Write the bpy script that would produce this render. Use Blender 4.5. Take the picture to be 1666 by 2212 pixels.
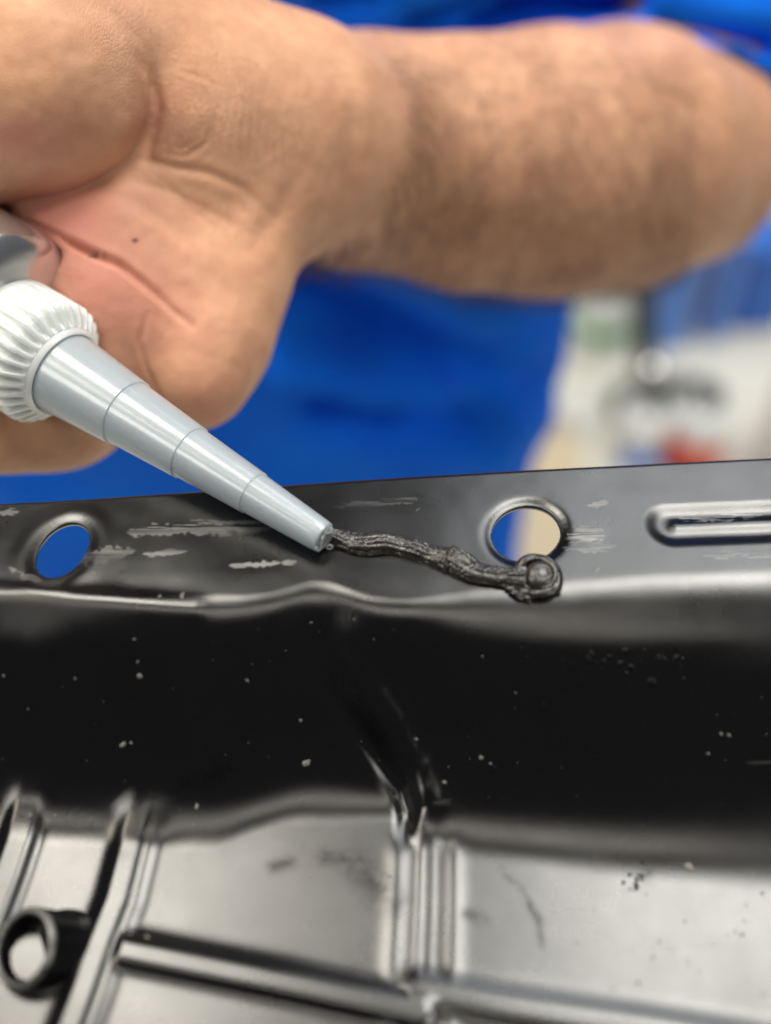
import bpy, math, random
import numpy as np
from mathutils import Vector, Matrix

random.seed(7); RNG = np.random.default_rng(7)
for o in list(bpy.data.objects): bpy.data.objects.remove(o)
SC = bpy.context.scene
COL = SC.collection
S = 0.01                       # everything below is laid out in centimetres
SC.unit_settings.system = 'METRIC'

# ------------------------------------------------------------------ camera
F = 2372.0; W0, H0 = 1666.0, 2212.0     # focal length and frame of the survey grid
PITCH = math.radians(50)
CP = np.array([0.0, -24*math.cos(PITCH), 24*math.sin(PITCH)])
fw = np.array([0, math.cos(PITCH), -math.sin(PITCH)]); up = np.array([0, math.sin(PITCH), math.cos(PITCH)]); rt = np.array([1.0, 0, 0])
cam = bpy.data.cameras.new('camera'); camo = bpy.data.objects.new('camera', cam); COL.objects.link(camo)
camo.location = CP*S; camo.rotation_euler = (math.radians(90)-PITCH, 0, 0)
cam.sensor_fit = 'VERTICAL'; cam.sensor_height = 36; cam.lens = 36*F/H0
cam.clip_start = 0.01; cam.clip_end = 60
cam.dof.use_dof = True; cam.dof.focus_distance = 0.2415; cam.dof.aperture_fstop = 3.9
SC.camera = camo

# ------------------------------------------------------------------ world, ceiling lamps and added fill lamps
wd = bpy.data.worlds.new('World'); SC.world = wd; wd.use_nodes = True
wd.node_tree.nodes['Background'].inputs[0].default_value = (0.80, 0.85, 1.0, 1)
wd.node_tree.nodes['Background'].inputs[1].default_value = 0.055

def lamp(name, loc, target, sx, sy, radiance, col):
    l = bpy.data.lights.new(name, 'AREA'); l.shape = 'RECTANGLE'; l.size = sx; l.size_y = sy
    l.energy = radiance*math.pi*sx*sy; l.color = col
    o = bpy.data.objects.new(name, l); COL.objects.link(o); o.location = loc
    d = Vector(target)-Vector(loc); o.rotation_euler = d.to_track_quat('-Z', 'Y').to_euler()
    return o
lamp('ceiling_or_fill_lamp', (-0.62, 0.66, 2.0), (-0.62, 0.66, 0), 0.66, 0.62, 16.5, (1.0, 0.95, 0.84))
lamp('ceiling_or_fill_lamp', (0.72, 0.66, 2.0), (0.72, 0.66, 0), 0.85, 0.62, 15, (1.0, 0.98, 0.90))
lamp('ceiling_or_fill_lamp', (-0.1, -0.5, 2.0), (-0.1, -0.5, 0), 1.5, 0.12, 10.0, (1.0, 0.94, 0.84))

lamp('ceiling_or_fill_lamp', (0.95, 1.75, 2.05), (0.95, 1.75, 0), 1.3, 0.8, 5.0, (0.95, 0.98, 1.0))  # added lamp, its reflection lightens the right part of the flange
lamp('ceiling_or_fill_lamp', (-1.35, 0.0, 1.9), (-0.1, 0.05, 0), 0.6, 0.5, 9.0, (1.0, 0.90, 0.72))  # added fill that brightens the left side of the hand
lamp('ceiling_or_fill_lamp', (-2.1, -1.0, 1.9), (-0.1, 0.2, 0), 0.9, 0.7, 9.0, (1.0, 0.95, 0.88))  # added side fill to lift the shirt and skin
lamp('ceiling_or_fill_lamp', (2.1, -1.0, 1.9), (0, 0.2, 0), 0.9, 0.7, 8.0, (1.0, 0.97, 0.92))  # matching added fill from the right
SC.view_settings.view_transform = 'Standard'; SC.view_settings.look = 'None'
SC.view_settings.exposure = 0.42; SC.view_settings.gamma = 1.0; SC.view_settings.use_curve_mapping = False
SC.cycles.max_bounces = 8; SC.cycles.use_denoising = True
SC.cycles.transmission_bounces = 8; SC.cycles.sample_clamp_indirect = 6

# ------------------------------------------------------------------ geometry helpers (cm)
def ray(px, py):
    px = np.asarray(px, float); py = np.asarray(py, float)
    return ((px-W0/2)/F)[..., None]*rt + ((H0/2-py)/F)[..., None]*up + fw
def atd(px, py, d): return CP + ray(px, py)*np.asarray(d, float)[..., None]
def onz(px, py, z):
    r = ray(px, py); return CP + r*((z-CP[2])/r[..., 2])[..., None]
def ony(px, py, y):
    r = ray(px, py); return CP + r*((y-CP[1])/r[..., 1])[..., None]
def proj(p):
    q = np.asarray(p)-CP; d = q@fw
    return W0/2+F*(q@rt)/d, H0/2-F*(q@up)/d, d
def sstep(a, b, x):
    t = np.clip((x-a)/(b-a), 0, 1); return t*t*(3-2*t)
def smin(a, b, k):
    h = np.maximum(k-np.abs(a-b), 0)/k; return np.minimum(a, b)-h*h*k*0.25
def smax(a, b, k): return -smin(-a, -b, k)
def seg_dist(x, y, pts):
    """distance to a polyline, signed side, and arclength fraction"""
    best = np.full(np.shape(x), 1e9); sgn = np.zeros(np.shape(x)); tt = np.zeros(np.shape(x))
    n = len(pts)-1
    for i in range(n):
        ax, ay = pts[i][:2]; bx, by = pts[i+1][:2]; dx, dy = bx-ax, by-ay; L = dx*dx+dy*dy+1e-12
        t = np.clip(((x-ax)*dx+(y-ay)*dy)/L, 0, 1)
        d = np.hypot(x-ax-t*dx, y-ay-t*dy); m = d < best
        best = np.where(m, d, best); sgn = np.where(m, np.sign((x-ax)*dy-(y-ay)*dx), sgn); tt = np.where(m, (i+t)/n, tt)
    return best, sgn, tt
_PERM = RNG.integers(0, 1 << 30, 4096)
def vnoise(x, y, z=None, seed=0):
    z = np.zeros_like(x) if z is None else z
    xi, yi, zi = np.floor(x).astype(int), np.floor(y).astype(int), np.floor(z).astype(int)
    fx, fy, fz = x-xi, y-yi, z-zi
    fx, fy, fz = [f*f*(3-2*f) for f in (fx, fy, fz)]
    def h(a, b, c): return ((_PERM[(a*73+b*179+c*283+seed*31) & 4095] + a*7919+b*104729+c*1299709) & 0xffff)/65535.0
    r = 0
    for i in (0, 1):
        for j in (0, 1):
            for k in (0, 1):
                r = r + h(xi+i, yi+j, zi+k)*(fx if i else 1-fx)*(fy if j else 1-fy)*(fz if k else 1-fz)
    return r*2-1

def mesh_obj(name, V, Fc, mat=None, parent=None, smooth=True, attrs=None):
    me = bpy.data.meshes.new(name)
    V = np.asarray(V, float)*S
    if isinstance(Fc, np.ndarray):
        n, k = Fc.shape
        me.vertices.add(len(V)); me.vertices.foreach_set('co', V.astype(np.float32).ravel())
        me.loops.add(n*k); me.loops.foreach_set('vertex_index', Fc.astype(np.int32).ravel())
        me.polygons.add(n); me.polygons.foreach_set('loop_start', np.arange(0, n*k, k, dtype=np.int32))
        me.update(calc_edges=True)
    else:
        me.from_pydata([tuple(v) for v in V], [], [tuple(f) for f in Fc])
    me.validate()
    if smooth: me.polygons.foreach_set('use_smooth', [True]*len(me.polygons))
    for k, a in (attrs or {}).items():
        at = me.attributes.new(k, 'FLOAT', 'POINT'); at.data.foreach_set('value', np.asarray(a, np.float32))
    me.update()
    o = bpy.data.objects.new(name, me); COL.objects.link(o)
    if mat: me.materials.append(mat)
    if parent: o.parent = parent
    return o
def tag(o, label=None, cat=None, group=None, kind=None):
    for k, v in (('label', label), ('category', cat), ('group', group), ('kind', kind)):
        if v: o[k] = v
    return o
def empty(name, p=(0, 0, 0)):
    o = bpy.data.objects.new(name, None); COL.objects.link(o); o.location = (0, 0, 0); o.empty_display_size = 0.01
    return o
def lathe(base, axis, prof, n=64, rad=None, cap=(True, True)):
    """prof: (along, radius); rad(theta, i)->factor"""
    a = np.array(axis, float); a /= np.linalg.norm(a)
    u = np.cross(a, [0, 0, 1.0]); u = u if np.linalg.norm(u) > .01 else np.cross(a, [0, 1.0, 0]); u /= np.linalg.norm(u); v = np.cross(a, u)
    th = np.arange(n)*2*math.pi/n
    V = []
    for i, (s, r) in enumerate(prof):
        rr = r*(rad(th, i) if rad else 1)+0*th
        V.append(np.array(base)+a*s+(rr*np.cos(th))[:, None]*u+(rr*np.sin(th))[:, None]*v)
    m = len(prof); V = np.concatenate(V); Fc = []
    for i in range(m-1):
        for j in range(n):
            k = (j+1) % n; Fc.append((i*n+j, i*n+k, (i+1)*n+k, (i+1)*n+j))
    if cap[0]: Fc.append(tuple(range(n))[::-1])
    if cap[1]: Fc.append(tuple(range((m-1)*n, m*n)))
    return V, Fc
def bevel_box(name, c, size, mat, parent=None, rz=0, bev=0.3):
    x, y, z = [s/2 for s in size]
    V = np.array([(sx*x, sy*y, sz*z) for sx in (-1, 1) for sy in (-1, 1) for sz in (-1, 1)])
    R = np.array(Matrix.Rotation(rz, 3, 'Z')); V = V@R.T+np.array(c)
    Fc = [(0, 1, 3, 2), (4, 6, 7, 5), (0, 4, 5, 1), (2, 3, 7, 6), (0, 2, 6, 4), (1, 5, 7, 3)]
    o = mesh_obj(name, V, Fc, mat, parent, smooth=False)
    b = o.modifiers.new('b', 'BEVEL'); b.width = bev*S; b.segments = 3
    return o

def surface_nets(axes, f):
    """axes: three 1-D coordinate arrays, f: values on their grid (negative inside)"""
    X, Y, Z = axes; nx, ny, nz = f.shape
    c = f < 0
    m = np.zeros((nx-1, ny-1, nz-1), np.int8)
    for i in (0, 1):
        for j in (0, 1):
            for k in (0, 1): m += c[i:nx-1+i, j:ny-1+j, k:nz-1+k]
    act = (m > 0) & (m < 8); I = np.argwhere(act); idx = -np.ones(m.shape, np.int64); idx[act] = np.arange(len(I))
    cv = {}; cp = {}
    for i in (0, 1):
        for j in (0, 1):
            for k in (0, 1):
                cv[i, j, k] = f[I[:, 0]+i, I[:, 1]+j, I[:, 2]+k]
                cp[i, j, k] = np.stack([X[I[:, 0]+i], Y[I[:, 1]+j], Z[I[:, 2]+k]], 1)
    acc = np.zeros((len(I), 3)); cnt = np.zeros(len(I))
    ks = list(cv)
    for a in ks:
        for b in ks:
            if sum(abs(p-q) for p, q in zip(a, b)) == 1 and a < b:
                va, vb = cv[a], cv[b]; s = (va < 0) != (vb < 0)
                t = np.where(s, va/np.where(s, va-vb, 1), 0)
                acc += np.where(s[:, None], cp[a]+(cp[b]-cp[a])*t[:, None], 0); cnt += s
    V = acc/cnt[:, None]; Q = []
    for ax in range(3):
        sl0 = [slice(None)]*3; sl1 = [slice(None)]*3; sl0[ax] = slice(0, -1); sl1[ax] = slice(1, None)
        e = c[tuple(sl0)] != c[tuple(sl1)]; E = np.argwhere(e)
        o1, o2 = [a for a in range(3) if a != ax]
        ok = (E[:, o1] > 0) & (E[:, o2] > 0) & (E[:, o1] < f.shape[o1]-1) & (E[:, o2] < f.shape[o2]-1); E = E[ok]
        def g(d1, d2):
            q = E.copy(); q[:, o1] += d1; q[:, o2] += d2; return idx[q[:, 0], q[:, 1], q[:, 2]]
        q = np.stack([g(-1, -1), g(0, -1), g(0, 0), g(-1, 0)], 1)
        flip = c[E[:, 0], E[:, 1], E[:, 2]]
        if ax == 1: flip = ~flip
        q[~flip] = q[~flip][:, ::-1]; Q.append(q)
    return V, np.concatenate(Q)
def vnormals(V, Q):
    n = np.zeros_like(V); a = V[Q[:, 2]]-V[Q[:, 0]]; b = V[Q[:, 3]]-V[Q[:, 1]]; fn = np.cross(a, b)
    for k in range(4): np.add.at(n, Q[:, k], fn)
    return n/(np.linalg.norm(n, axis=1)[:, None]+1e-12)
def subsurf(V, Q, lv=1):
    o = mesh_obj('tmp', V, Q); m = o.modifiers.new('s', 'SUBSURF'); m.levels = lv; m.render_levels = lv
    me = bpy.data.meshes.new_from_object(o.evaluated_get(bpy.context.evaluated_depsgraph_get()))
    v = np.empty(len(me.vertices)*3, np.float32); me.vertices.foreach_get('co', v)
    l = np.empty(len(me.loops), np.int32); me.loops.foreach_get('vertex_index', l)
    bpy.data.objects.remove(o); bpy.data.meshes.remove(me)
    return v.reshape(-1, 3).astype(float)/S, l.reshape(-1, 4)
def cone_sdf(P, a, b, ra, rb):
    a = np.asarray(a, np.float32); b = np.asarray(b, np.float32); ab = b-a
    t = np.clip(((P-a)@ab)/(ab@ab), 0, 1)
    return np.linalg.norm(P-a-t[..., None]*ab, axis=-1)-(ra+(rb-ra)*t)
def pc(P, a, b, k=0.0):
    """cone between (px, py, depth, radius px) ends"""
    A, B = atd(a[0], a[1], a[2]), atd(b[0], b[1], b[2])
    return cone_sdf(P, A, B, a[3]*a[2]/F, b[3]*b[2]/F)

# ------------------------------------------------------------------ materials
def new_mat(name):
    m = bpy.data.materials.new(name); m.use_nodes = True; nt = m.node_tree
    b = nt.nodes['Principled BSDF']; return m, nt, b
def N(nt, t, **kw):
    n = nt.nodes.new(t)
    for k, v in kw.items():
        if k.startswith('i_'): n.inputs[k[2:].replace('_', ' ')].default_value = v
        else: setattr(n, k, v)
    return n
def coords(nt, scale=(100, 100, 100), rot=(0, 0, 0)):
    tc = N(nt, 'ShaderNodeTexCoord'); mp = N(nt, 'ShaderNodeMapping'); mp.inputs['Scale'].default_value = scale; mp.inputs['Rotation'].default_value = rot
    nt.links.new(tc.outputs['Object'], mp.inputs['Vector']); return mp.outputs['Vector']
def noise(nt, vec, scale, detail=4, rough=0.5, dist=0):
    n = N(nt, 'ShaderNodeTexNoise'); n.inputs['Scale'].default_value = scale; n.inputs['Detail'].default_value = detail
    n.inputs['Roughness'].default_value = rough; n.inputs['Distortion'].default_value = dist; nt.links.new(vec, n.inputs['Vector']); return n.outputs['Fac']
def ramp(nt, fac, stops):
    r = N(nt, 'ShaderNodeValToRGB'); e = r.color_ramp.elements
    while len(e) < len(stops): e.new(0.5)
    for q, (p, c) in zip(e, stops): q.position = p; q.color = c if len(c) == 4 else (*c, 1)
    nt.links.new(fac, r.inputs['Fac']); return r.outputs['Color']
def mixc(nt, fac, a, b, mode='MIX'):
    m = N(nt, 'ShaderNodeMix', data_type='RGBA', blend_type=mode)
    for s, v in ((m.inputs[0], fac), (m.inputs[6], a), (m.inputs[7], b)):
        if isinstance(v, (int, float)): s.default_value = v
        elif isinstance(v, tuple): s.default_value = (*v, 1) if len(v) == 3 else v
        else: nt.links.new(v, s)
    return m.outputs[2]
def mathn(nt, op, a, b=0.0, clamp=False):
    m = N(nt, 'ShaderNodeMath', operation=op); m.use_clamp = clamp
    for s, v in ((m.inputs[0], a), (m.inputs[1], b)):
        if isinstance(v, (int, float)): s.default_value = v
        else: nt.links.new(v, s)
    return m.outputs[0]
def attr(nt, name): return N(nt, 'ShaderNodeAttribute', attribute_name=name).outputs['Fac']
def bump(nt, h, dist, strength=1.0, prev=None):
    b = N(nt, 'ShaderNodeBump'); b.inputs['Distance'].default_value = dist; b.inputs['Strength'].default_value = strength
    nt.links.new(h, b.inputs['Height'])
    if prev: nt.links.new(prev, b.inputs['Normal'])
    return b.outputs['Normal']
def simple(name, col, rough=0.5, metal=0.0, var=0.12, sc=0.6, **kw):
    m, nt, b = new_mat(name); v = coords(nt)
    n = noise(nt, v, sc, 4)
    c = mixc(nt, mathn(nt, 'MULTIPLY', n, var*2), col, tuple(x*0.6 for x in col))
    nt.links.new(c, b.inputs['Base Color']); b.inputs['Roughness'].default_value = rough; b.inputs['Metallic'].default_value = metal
    for k, x in kw.items(): b.inputs[k].default_value = x
    return m

def pan_material():
    m, nt, b = new_mat('black_coated_steel'); v = coords(nt)
    wear_or_glint = attr(nt, 'wear_or_glint')  # real wear on the pan, painted rim glint on the boss
    fine = noise(nt, v, 28, 3, 0.7); broad = noise(nt, v, 0.5, 4, 0.6)
    base = ramp(nt, fine, [(0.3, (0.002, 0.0018, 0.0019)), (0.68, (0.0045, 0.004, 0.0042)), (0.8, (0.03, 0.03, 0.03))])
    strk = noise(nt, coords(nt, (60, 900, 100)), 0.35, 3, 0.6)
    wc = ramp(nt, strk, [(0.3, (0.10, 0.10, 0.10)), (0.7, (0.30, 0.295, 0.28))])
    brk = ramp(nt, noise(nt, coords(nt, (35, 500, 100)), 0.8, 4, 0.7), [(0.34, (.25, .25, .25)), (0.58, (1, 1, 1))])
    wear_or_glint = mathn(nt, 'MULTIPLY', wear_or_glint, brk)
    nt.links.new(mixc(nt, wear_or_glint, base, wc), b.inputs['Base Color'])
    r = mathn(nt, 'MULTIPLY_ADD', broad, 0.10); r.node.inputs[2].default_value = 0.235
    r2 = mathn(nt, 'ADD', r, mathn(nt, 'MULTIPLY', wear_or_glint, 0.15))
    n1 = bump(nt, fine, 0.000018, 1.0)
    n2 = bump(nt, mathn(nt, 'MULTIPLY', strk, wear_or_glint), 0.00012, 1.0, n1)
    nt.links.new(n2, b.inputs['Normal']); b.inputs['Metallic'].default_value = 0.5; b.inputs['Roughness'].default_value = 0.42
    nt.links.new(wc, b.inputs['Base Color'])
    df = N(nt, 'ShaderNodeBsdfDiffuse'); nt.links.new(base, df.inputs['Color']); nt.links.new(n1, df.inputs['Normal'])
    gl = N(nt, 'ShaderNodeBsdfAnisotropic', distribution='BECKMANN'); gl.inputs['Color'].default_value = (1, 1, 1, 1)
    nt.links.new(r, gl.inputs['Roughness']); nt.links.new(n1, gl.inputs['Normal'])
    fr = N(nt, 'ShaderNodeFresnel'); fr.inputs['IOR'].default_value = 1.68
    sm = mathn(nt, 'MULTIPLY', attr(nt, 'smudge'), ramp(nt, noise(nt, v, 2.2, 5, 0.65), [(0.35, (0, 0, 0)), (0.6, (1, 1, 1))]))
    film = ramp(nt, noise(nt, coords(nt, (100, 100, 100)), 0.35, 6, 0.62), [(0.3, (.80, .80, .80)), (0.65, (1, 1, 1))])
    f2 = mathn(nt, 'MULTIPLY', mathn(nt, 'MULTIPLY', fr.outputs[0], film), mathn(nt, 'SUBTRACT', 1.0, mathn(nt, 'MULTIPLY', sm, 0.6)))
    m1 = N(nt, 'ShaderNodeMixShader'); nt.links.new(f2, m1.inputs[0]); nt.links.new(df.outputs[0], m1.inputs[1]); nt.links.new(gl.outputs[0], m1.inputs[2])
    m2 = N(nt, 'ShaderNodeMixShader'); nt.links.new(wear_or_glint, m2.inputs[0]); nt.links.new(m1.outputs[0], m2.inputs[1]); nt.links.new(b.outputs[0], m2.inputs[2])
    nt.links.new(m2.outputs[0], nt.nodes['Material Output'].inputs['Surface']); return m
def skin_material():
    m, nt, b = new_mat('skin'); v = coords(nt)
    pink = attr(nt, 'pink'); arm = attr(nt, 'arm'); dark_spots = attr(nt, 'dark_spots')
    mott = noise(nt, v, 0.8, 5, 0.6); med = noise(nt, v, 3.0, 4, 0.6)
    c0 = ramp(nt, mott, [(0.3, (0.55, 0.275, 0.16)), (0.7, (0.71, 0.395, 0.24))])
    c1 = mixc(nt, pink, c0, (0.60, 0.245, 0.185))
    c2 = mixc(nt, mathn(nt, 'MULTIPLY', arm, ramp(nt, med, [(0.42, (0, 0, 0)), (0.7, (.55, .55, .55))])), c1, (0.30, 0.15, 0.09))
    c3 = mixc(nt, dark_spots, c2, (0.03, 0.025, 0.02))
    nt.links.new(c3, b.inputs['Base Color'])
    b.inputs['Subsurface Weight'].default_value = 0.25; b.inputs['Subsurface Radius'].default_value = (1.0, 0.35, 0.2); b.inputs['Subsurface Scale'].default_value = 0.003
    b.inputs['Roughness'].default_value = 0.5; b.inputs['IOR'].default_value = 1.4
    # wrinkle lattice: crossing stretched cells
    w1 = noise(nt, coords(nt, (100, 100, 100), (0.3, 0.5, 0.2)), 17, 3, 0.65, 0.6)
    vo = N(nt, 'ShaderNodeTexVoronoi', feature='DISTANCE_TO_EDGE'); vo.inputs['Scale'].default_value = 9
    nt.links.new(coords(nt, (160, 70, 110), (0.4, 0.3, 0.5)), vo.inputs['Vector'])
    vd = ramp(nt, vo.outputs['Distance'], [(0.0, (0, 0, 0)), (0.16, (1, 1, 1))])
    vo2 = N(nt, 'ShaderNodeTexVoronoi', feature='DISTANCE_TO_EDGE'); vo2.inputs['Scale'].default_value = 19
    nt.links.new(coords(nt, (70, 130, 100), (0.1, 0.7, 0.9)), vo2.inputs['Vector'])
    vd2 = ramp(nt, vo2.outputs['Distance'], [(0.0, (0, 0, 0)), (0.2, (1, 1, 1))])
    wr = attr(nt, 'wrinkle')
    n1 = bump(nt, mathn(nt, 'MULTIPLY', vd, wr), 0.00022, 0.8)
    n2 = bump(nt, mathn(nt, 'MULTIPLY', vd2, mathn(nt, 'ADD', wr, .15)), 0.00006, 0.7, n1)
    n3 = bump(nt, w1, 0.00009, 0.6, n2)
    nt.links.new(n3, b.inputs['Normal']); return m
def shirt_material():
    m, nt, b = new_mat('blue_cotton'); v = coords(nt)
    n = noise(nt, v, 0.25, 4)
    nt.links.new(ramp(nt, n, [(0.3, (0.003, 0.15, 0.90)), (0.7, (0.004, 0.20, 1.0))]), b.inputs['Base Color'])
    b.inputs['Roughness'].default_value = 0.85; b.inputs['Specular IOR Level'].default_value = 0.15
    w = N(nt, 'ShaderNodeTexWave', wave_type='BANDS'); w.inputs['Scale'].default_value = 8; w.inputs['Distortion'].default_value = 1; nt.links.new(v, w.inputs['Vector'])
    nt.links.new(bump(nt, w.outputs['Fac'], 0.0004, 0.5), b.inputs['Normal']); return m
def plastic_material(name, col, trans, rough, sss=0.6):
    m, nt, b = new_mat(name); v = coords(nt)
    n = noise(nt, v, 1.2, 3)
    nt.links.new(ramp(nt, n, [(0.3, tuple(c*0.93 for c in col)), (0.7, col)]), b.inputs['Base Color'])
    b.inputs['Roughness'].default_value = rough; b.inputs['IOR'].default_value = 1.5
    b.inputs['Subsurface Weight'].default_value = sss; b.inputs['Subsurface Radius'].default_value = (1, 1, 1); b.inputs['Subsurface Scale'].default_value = 0.004
    b.inputs['Transmission Weight'].default_value = trans
    b.inputs['Coat Weight'].default_value = 0.12; b.inputs['Coat Roughness'].default_value = 0.14
    w = N(nt, 'ShaderNodeTexNoise'); w.inputs['Scale'].default_value = 14; nt.links.new(v, w.inputs['Vector'])
    nt.links.new(bump(nt, w.outputs['Fac'], 0.00006, 0.6), b.inputs['Normal'])
    return m, nt, b

M_PAN = pan_material(); M_SKIN = skin_material(); M_SHIRT = shirt_material()
M_NOZ, _, _ = plastic_material('milky_nozzle_plastic', (0.58, 0.665, 0.73), 0.42, 0.38, .8)
M_CAP, _, _ = plastic_material('milky_collar_plastic', (0.70, 0.735, 0.72), 0.15, 0.36, .9)
M_TUBE = simple('bright_tube_foil', (0.74, 0.75, 0.77), 0.17, 0.92)
M_FLOOR = None

# ------------------------------------------------------------------ setting: workshop floor
def floor_material():
    m, nt, b = new_mat('workshop_floor'); v = coords(nt, (1, 1, 1))
    n = noise(nt, v, 2.5, 5, 0.6); n2 = noise(nt, v, 30, 3)
    c = ramp(nt, n, [(0.35, (0.56, 0.55, 0.49)), (0.65, (0.74, 0.73, 0.66))])
    nt.links.new(mixc(nt, 0.15, c, n2, 'OVERLAY'), b.inputs['Base Color']); b.inputs['Roughness'].default_value = 0.5; return m
M_FLOOR = floor_material()
FZ = -85.0
g = 900
V = [(-g, -g, FZ), (g, -g, FZ), (g, g, FZ), (-g, g, FZ)]
tag(mesh_obj('floor', V, [(0, 1, 2, 3)], M_FLOOR, smooth=False), kind='structure')

# ------------------------------------------------------------------ oil pan
D = 3.0
def curve_from(pts, z):
    q = np.array([onz(a, b, z) for a, b in pts]); o = np.argsort(q[:, 0]); return q[o, 0], q[o, 1]
def smooth_interp(x, xs, ys):
    out = 0
    for o, w in ((-.3, .15), (-.15, .2), (0, .3), (.15, .2), (.3, .15)): out = out+w*np.interp(x+o, xs, ys)
    return out
fx_, fy_ = curve_from([(-260, 1318), (0, 1322), (150, 1330), (400, 1330), (540, 1327), (600, 1315), (650, 1298), (690, 1293), (735, 1302), (790, 1322), (860, 1332), (1200, 1333), (1666, 1318), (2000, 1305)], 0)
bx_, by_ = curve_from([(-300, 1735), (0, 1735), (330, 1748), (470, 1752), (560, 1722), (640, 1700), (900, 1705), (1000, 1765), (1300, 1795), (1666, 1815), (2050, 1840)], -D)
backx, backy = curve_from([(-300, 1112), (0, 1090), (180, 1080), (640, 1048), (900, 1030), (1150, 1016), (1666, 990), (2000, 973)], 0)
def wpath(pts, z): return [tuple(onz(a, b, z)[:2]) for a, b in pts]
def ell(cx, cy, a, b, ang, n=40):
    t = np.arange(n)*2*math.pi/n; c, s = math.cos(ang), math.sin(ang)
    return [(cx+a*math.cos(q)*c-b*math.sin(q)*s, cy+a*math.cos(q)*s+b*math.sin(q)*c) for q in t]
def poly_sd(x, y, poly):
    d, _, _ = seg_dist(x, y, list(poly)+[poly[0]])
    ins = np.zeros(np.shape(x), bool); n = len(poly)
    for i in range(n):
        x1, y1 = poly[i]; x2, y2 = poly[(i+1) % n]
        ins ^= ((y1 > y) != (y2 > y)) & (x < (x2-x1)*(y-y1)/(y2-y1+1e-12)+x1)
    return np.where(ins, -d, d)
HOLES = [wpath(ell(136, 1191, 70, 46, math.radians(-47)), 0.0), wpath(ell(1136, 1156, 75, 60, math.radians(-8)), -0.05)]
SLOT = wpath([(1450, 1138), (2100, 1112)], 0)
def base_z(x, y):
    yF = smooth_interp(x, fx_, fy_); yB = smooth_interp(x, bx_, by_)
    slope = D/(yF-yB); s = (y-yF)*slope
    k = 0.55+0.35*sstep(-1, 5, x)+0.3*sstep(-5, -9, x)
    z = smin(np.zeros_like(s), s, k)
    return smax(z, np.full_like(z, -D), 1.0)
def hit(px, py, fn=base_z):
    px = np.atleast_1d(np.asarray(px, float)); py = np.atleast_1d(np.asarray(py, float))
    r = ray(px, py); t0 = (0.6-CP[2])/r[:, 2]; t1 = (-D-1-CP[2])/r[:, 2]; lo, hi = t0.copy(), t0.copy(); done = np.zeros(len(px), bool)
    for i in range(1, 241):
        t = t0+(t1-t0)*i/240; p = CP+r*t[:, None]; below = (p[:, 2] < fn(p[:, 0], p[:, 1])) & ~done
        hi = np.where(below, t, hi); lo = np.where(below, t0+(t1-t0)*(i-1)/240, lo); done |= below
    m = (lo+hi)/2; return CP+r*m[:, None]
def hpath(pts): return [tuple(p[:2]) for p in hit([a for a, b in pts], [b for a, b in pts])]
RIB_DIAG = hpath([(668, 1300), (700, 1350), (780, 1490), (850, 1590), (905, 1680), (925, 1750), (918, 1850)])
RIB_MID = wpath([(922, 1760), (918, 1950), (912, 2100), (903, 2212), (895, 2400)], -D+.1)
RIB_H1 = wpath([(232, 2048), (400, 2082), (600, 2122), (800, 2165), (905, 2188)], -D+.1)
RIB_H2 = wpath([(905, 2140), (1100, 2178), (1400, 2222), (1800, 2290)], -D+.1)
RIB_L = wpath([(330, 1690), (318, 1735), (292, 1797), (255, 1942), (216, 2042), (182, 2142), (156, 2212), (90, 2400)], -D+.12)
RIB_LL = wpath([(98, 1650), (85, 1700), (55, 1767), (12, 1892), (-30, 2000), (-90, 2140)], -D+.12)
RIB_WL = hpath([(20, 1420), (120, 1520), (230, 1610), (300, 1690), (318, 1750)])
def plateau(d, w, s): return 1-sstep(w, w+s, d)
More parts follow.
